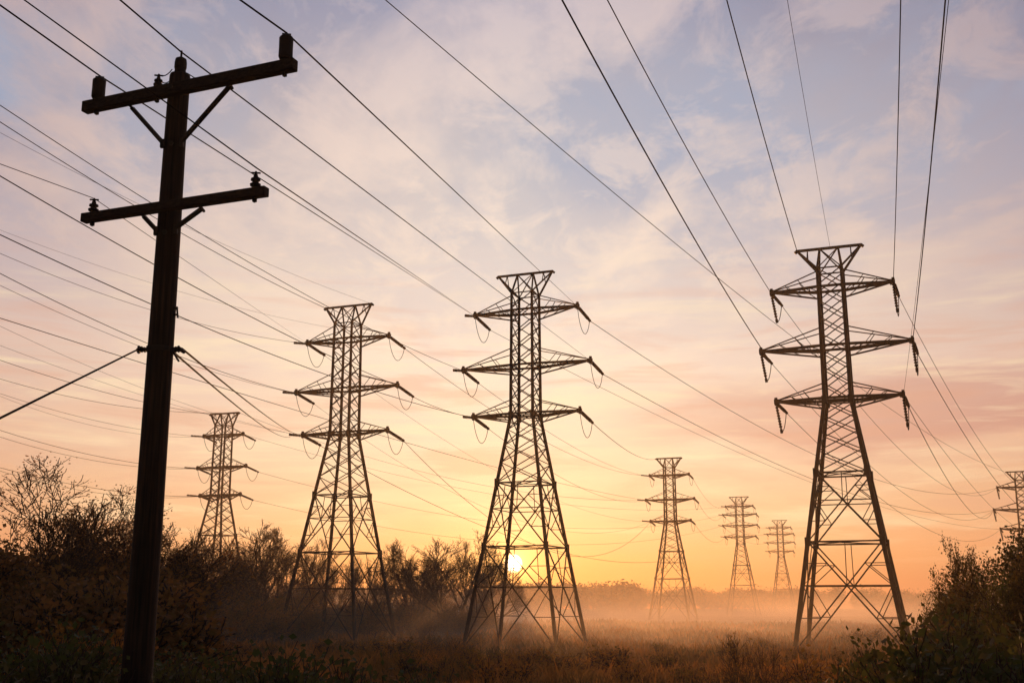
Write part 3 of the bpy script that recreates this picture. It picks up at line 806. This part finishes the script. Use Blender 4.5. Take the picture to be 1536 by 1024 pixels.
for (pr, px, py, Y, w, lab) in [
    ('leafy', 1455, 870, 24, .6, 'low leafy bush at the left foot of the right leafy tree'),
    ('shrub', 1395, 892, 11, .75, 'dark leafy shrub with a twig rising against the mist right of the big pylon'),
    ('shrub', 1300, 938, 14, .7, 'green leafy shrub in front of the right leg of the big pylon'),
    ('shrub2', 1350, 945, 16, 1.0, 'russet shrub between the big pylon leg and the dark leafy shrub'),
    ('shrub2', 1255, 965, 18, 1.1, 'russet shrub under the big right pylon'),
    ('shrub', 1470, 900, 11, 1.0, 'dense green shrub low in the right corner'),
    ('shrub', 1530, 885, 10, 1.0, 'green shrub in the bottom right corner'),
    ('shrub', 1430, 950, 9, .9, 'nearest green shrub at the bottom right'),
    ('twigs', 1108, 940, 34, .8, 'twiggy bare sapling in the meadow below the misty pylons'),
    ('leafy', 1446, 792, 27, .5, 'rounded leafy bush at the left flank of the right leafy tree'),
    ('leafy', 1515, 800, 19, .6, 'dense leafy bush low at the right frame edge'),
    ('twigs', 1135, 958, 30, .7, 'lower twiggy sapling beside the taller one in the meadow')]:
    put_px(pr, px, py, Y, lab, 'shrub' if pr != 'twigs' else 'sapling', 'shrubs in the meadow', wide=w, name='shrub' if pr != 'twigs' else None)
k = 0
wl = [('shrub', 20, 905, 13, 'shrub low at the left frame edge'), ('weed', 70, 930, 13, 'leafy weed left of the pole foot, second from the left edge'),
      ('weed', 120, 925, 16, 'tall weed right before the pole foot on its left'), ('shrub2', 120, 900, 20, 'orange-tinged shrub left of the pole'),
      ('shrub', 40, 965, 9.5, 'nearest shrub in the bottom left corner'), ('weed', 268, 962, 17, 'leafy weed just right of the pole foot'),
      ('shrub', 305, 965, 17, 'small green shrub right of the pole foot'), ('weed', 350, 958, 15, 'weed clump third right of the pole'),
      ('weed', 395, 950, 13, 'dark weed left of the tall dark stalks'), ('weed', 445, 950, 12.5, 'tall dark weed stalks under the pylon left of the sun'),
      ('weed', 490, 958, 12, 'dark weed right of the tall stalks'), ('shrub', 430, 985, 10, 'green shrub at the bottom edge under the left pylon'),
      ('weed', 545, 975, 13, 'weed clump at the bottom between the two near pylons'), ('shrub', 365, 990, 12, 'green shrub at the bottom edge right of the pole'),
      ('weed', 610, 985, 14, 'last low weed before the open meadow'), ('weed', 215, 955, 19, 'weed directly behind the pole foot')]
for (pr, px, py, Y, lab) in wl:
    put_px(pr, px, py, Y, lab, 'shrub' if 'shrub' in pr else 'weed', 'shrubs and weeds in the left foreground', name='shrub' if 'shrub' in pr else None)

def merged(name, label, protos, items, kind='stuff', cat=None, leafm=None):
    Vs, Fs, Ms = [], [], []; off = 0; rg = np.random.default_rng(5)
    for (pi, x, y, h, w) in items:
        (tv, tf), (cv, cf, cm) = protos[pi]['raw']; ph = protos[pi]['h']
        a = rg.random() * 6.28; s = h / ph; c, sn = math.cos(a), math.sin(a)
        R = np.array(((c * s * w, -sn * s * w, 0), (sn * s * w, c * s * w, 0), (0, 0, s)))
        for V, Fq, M_ in ((tv, tf, None), (cv, cf, cm)):
            Vs.append(V @ R.T + np.array((x, y, ground_h(x, y) if y < 200 else 0))); Fs.append(np.array(Fq) + off); off += len(V)
            Ms.append(np.zeros(len(Fq), dtype=np.int32) if M_ is None else np.array(M_))
    me = np_mesh(name, np.concatenate(Vs), np.concatenate(Fs), [M_BARK, leafm or M_LEAF_O], np.concatenate(Ms))
    o = bpy.data.objects.new(name, me); COL.objects.link(o); tag(o, label, cat, kind=kind)
BUSH = [make_proto('b', 'b', M_LEAF_O, seed=90 + i, h=5, levels=3, stems=5, spread=.6, up=.12, r0=.06, minr=.02, nkids=(6, 5, 3), leaves=4200, leaf=.17, clear=.08) for i in range(3)]
rg = random.Random(12)
items = []
for i in range(135):                                  # thicket between the pole and the central pylon
    px = rg.uniform(-120, 735); Y = rg.uniform(85, 122) if px > 260 else rg.uniform(55, 110)
    if px > 560: Y = rg.uniform(98, 125)
    elif px > 430: Y = rg.uniform(88, 122)
    p = at_y(px, 903, Y)
    top = {0: 822, 1: 862, 2: 880}[0 if px < 230 else (1 if px < 520 else 2)] + rg.uniform(0, 55)
    hz = at_y(px, top, Y).z
    items.append((rg.randrange(3), p.x, Y, max(2.5, hz), rg.uniform(1.0, 1.5)))
for i in range(26):
    px = rg.uniform(-60, 240); Y = rg.uniform(28, 45); p = at_y(px, 903, Y)
    items.append((rg.randrange(3), p.x, Y, max(2.2, at_y(px, 830 + rg.uniform(0, 60), Y).z), rg.uniform(1.0, 1.4)))
merged('thicket', 'dark brown thicket of brush filling the field edge behind the pole', BUSH, items)
SCR = [make_proto('s', 's', M_LEAF_R, seed=290 + i, h=1.2, levels=2, stems=9, spread=.5, up=.2, r0=.014, minr=.004, nkids=(7, 4), leaves=700, leaf=.07, clear=.1) for i in range(4)]
items = []
for i in range(330):
    Y = 17 * (85 / 17) ** rg.random(); x = rg.uniform(-.5, .5) * Y * 1.0
    if math.sin(x * .3 + 1) * math.cos(Y * .13) < -.15: continue
    items.append((rg.randrange(4), x, Y, rg.uniform(.6, 1.3) * (1.15 if Y > 30 else .9), rg.uniform(1.2, 2.2)))
merged('meadow_scrub', 'low russet scrub and seed heads scattered through the meadow grass', SCR, items, leafm=M_LEAF_R)
FT = [make_proto('f', 'f', M_LEAF_O, seed=190 + i, h=8, levels=3, stems=3, spread=.5, up=.15, r0=.12, minr=.05, nkids=(6, 5, 4), leaves=1200, leaf=.6, clear=.15) for i in range(3)]
items = []
for i in range(190):
    u = rg.random(); px = 740 + 900 * u; Y = rg.uniform(380, 470)
    top = 871 if px < 960 else (880 if px < 1300 else 882)
    if px < 960: Y = rg.uniform(300, 380)
    top += rg.uniform(-5, 10)
    p = at_y(px, 903, Y); items.append((rg.randrange(3), p.x, Y, at_y(px, top, Y).z, rg.uniform(.9, 1.5)))
for i in range(60):
    px = rg.uniform(-700, 780); Y = rg.uniform(180, 260); p = at_y(px, 903, Y); items.append((rg.randrange(3), p.x, Y, at_y(px, 872, Y).z, 1.2))
merged('far_treeline', 'hazy line of far-off woods along the horizon', FT, items)

# ------------------------------------------------------------------ meadow grass
def grass():
    rg = np.random.default_rng(3); Vs = []; N = 150000
    u = rg.random(N); Y = 9 * (150 / 9) ** u                                     # denser near the camera
    half = 0.50 * Y + 3
    X = (rg.random(N) * 2 - 1) * half
    cl = np.sin(X * .55 + np.sin(Y * .4) * 1.5) * np.cos(Y * .33 + X * .12) + .6 * np.sin(X * 1.7 + Y * 1.1)
    hgt = (.42 + .22 * cl + .30 * rg.random(N)) * np.where(Y < 16, .8, 1.0); hgt = np.clip(hgt, .15, 1.3)
    tall = rg.random(N) < .03; hgt = np.where(tall, hgt + .35, hgt)
    w = (.006 + .0011 * Y) * (.7 + .6 * rg.random(N))
    gz = 0.22 * np.sin(X * 0.05 + 1.3) * np.cos(Y * 0.043) + 0.12 * np.sin(X * 0.21 + Y * 0.17) - 0.12
    a = rg.random(N) * math.pi; dx = np.cos(a) * w; dy = np.sin(a) * w
    lx = rg.normal(size=N) * hgt * .28; ly = rg.normal(size=N) * hgt * .28
    b0 = np.stack((X - dx, Y - dy, gz), 1); b1 = np.stack((X + dx, Y + dy, gz), 1)
    m0 = np.stack((X - dx * .7 + lx * .35, Y - dy * .7 + ly * .35, gz + hgt * .6), 1); m1 = np.stack((X + dx * .7 + lx * .35, Y + dy * .7 + ly * .35, gz + hgt * .6), 1)
    t0 = np.stack((X - dx * .1 + lx, Y - dy * .1 + ly, gz + hgt), 1); t1 = np.stack((X + dx * .1 + lx, Y + dy * .1 + ly, gz + hgt), 1)
    V = np.stack((b0, b1, m0, m1, t0, t1), 1).reshape(-1, 3)
    i = np.arange(N)[:, None] * 6
    Fq = np.concatenate((i + np.array((0, 1, 3, 2)), i + np.array((2, 3, 5, 4))), 0)
    me = np_mesh('meadow_grass', V, Fq, [M_GRASS])
    o = bpy.data.objects.new('meadow_grass', me); COL.objects.link(o); tag(o, 'tall dry orange-brown grass covering the meadow', kind='stuff')
grass()

# ------------------------------------------------------------------ haze and ground mist
def vol_box(name, lo, hi, label):
    b = MB(); c = (Vector(lo) + Vector(hi)) / 2; d = (Vector(hi) - Vector(lo)) / 2
    b.box(c, Vector((d.x, 0, 0)), Vector((0, d.y, 0)), Vector((0, 0, d.z)))
    m = bpy.data.materials.new(name); m.use_nodes = True; nt = m.node_tree; nt.nodes.clear()
    out = nd(nt, 'ShaderNodeOutputMaterial'); pv = nd(nt, 'ShaderNodeVolumePrincipled'); nt.links.new(pv.outputs[0], out.inputs['Volume'])
    o = b.build(name, m); tag(o, label, kind='stuff'); return nt, pv, o
nt, pv, _ = vol_box('haze', (-620, -150, -1.6), (620, 560, 34), 'even pale haze filling the air')
pv.inputs['Density'].default_value = 0.00045
pv.inputs['Color'].default_value = (1.0, 0.86, 0.74, 1)
pv.inputs['Anisotropy'].default_value = 0.62

# low ground mist lying on the far half of the meadow, thinning to nothing at its edges
nt, pv, mo = vol_box('ground_mist', (-260, 38, -0.6), (330, 330, 9.0), 'low bank of glowing mist over the far meadow')
pv.inputs['Color'].default_value = (1.0, 0.84, 0.70, 1)
pv.inputs['Anisotropy'].default_value = 0.62
L = nt.links
tc = nd(nt, 'ShaderNodeTexCoord'); sp = nd(nt, 'ShaderNodeSeparateXYZ'); L.new(tc.outputs['Object'], sp.inputs[0])
X, Y, Z = sp.outputs
def sstep(v, a, b):
    n = nd(nt, 'ShaderNodeMapRange'); n.interpolation_type = 'SMOOTHSTEP'
    n.inputs['From Min'].default_value = a; n.inputs['From Max'].default_value = b; L.new(v, n.inputs['Value']); return n.outputs[0]
mp = nd(nt, 'ShaderNodeMapping'); mp.inputs['Scale'].default_value = (.02, .012, .12); L.new(tc.outputs['Object'], mp.inputs[0])
nz = nd(nt, 'ShaderNodeTexNoise'); nz.inputs['Scale'].default_value = 1.0; nz.inputs['Detail'].default_value = 2; L.new(mp.outputs[0], nz.inputs['Vector'])
d = math_n(nt, 'EXPONENT', math_n(nt, 'MULTIPLY', math_n(nt, 'MAXIMUM', Z, 0.0), -0.7))
for q in (sstep(Z, 9.0, 5.0), sstep(Y, 45, 120), sstep(Y, 330, 240), sstep(X, -260, -150), sstep(X, 330, 240), sstep(nz.outputs[0], .2, .75)):
    d = math_n(nt, 'MULTIPLY', d, q)
L.new(math_n(nt, 'MULTIPLY', d, 0.04), pv.inputs['Density'])
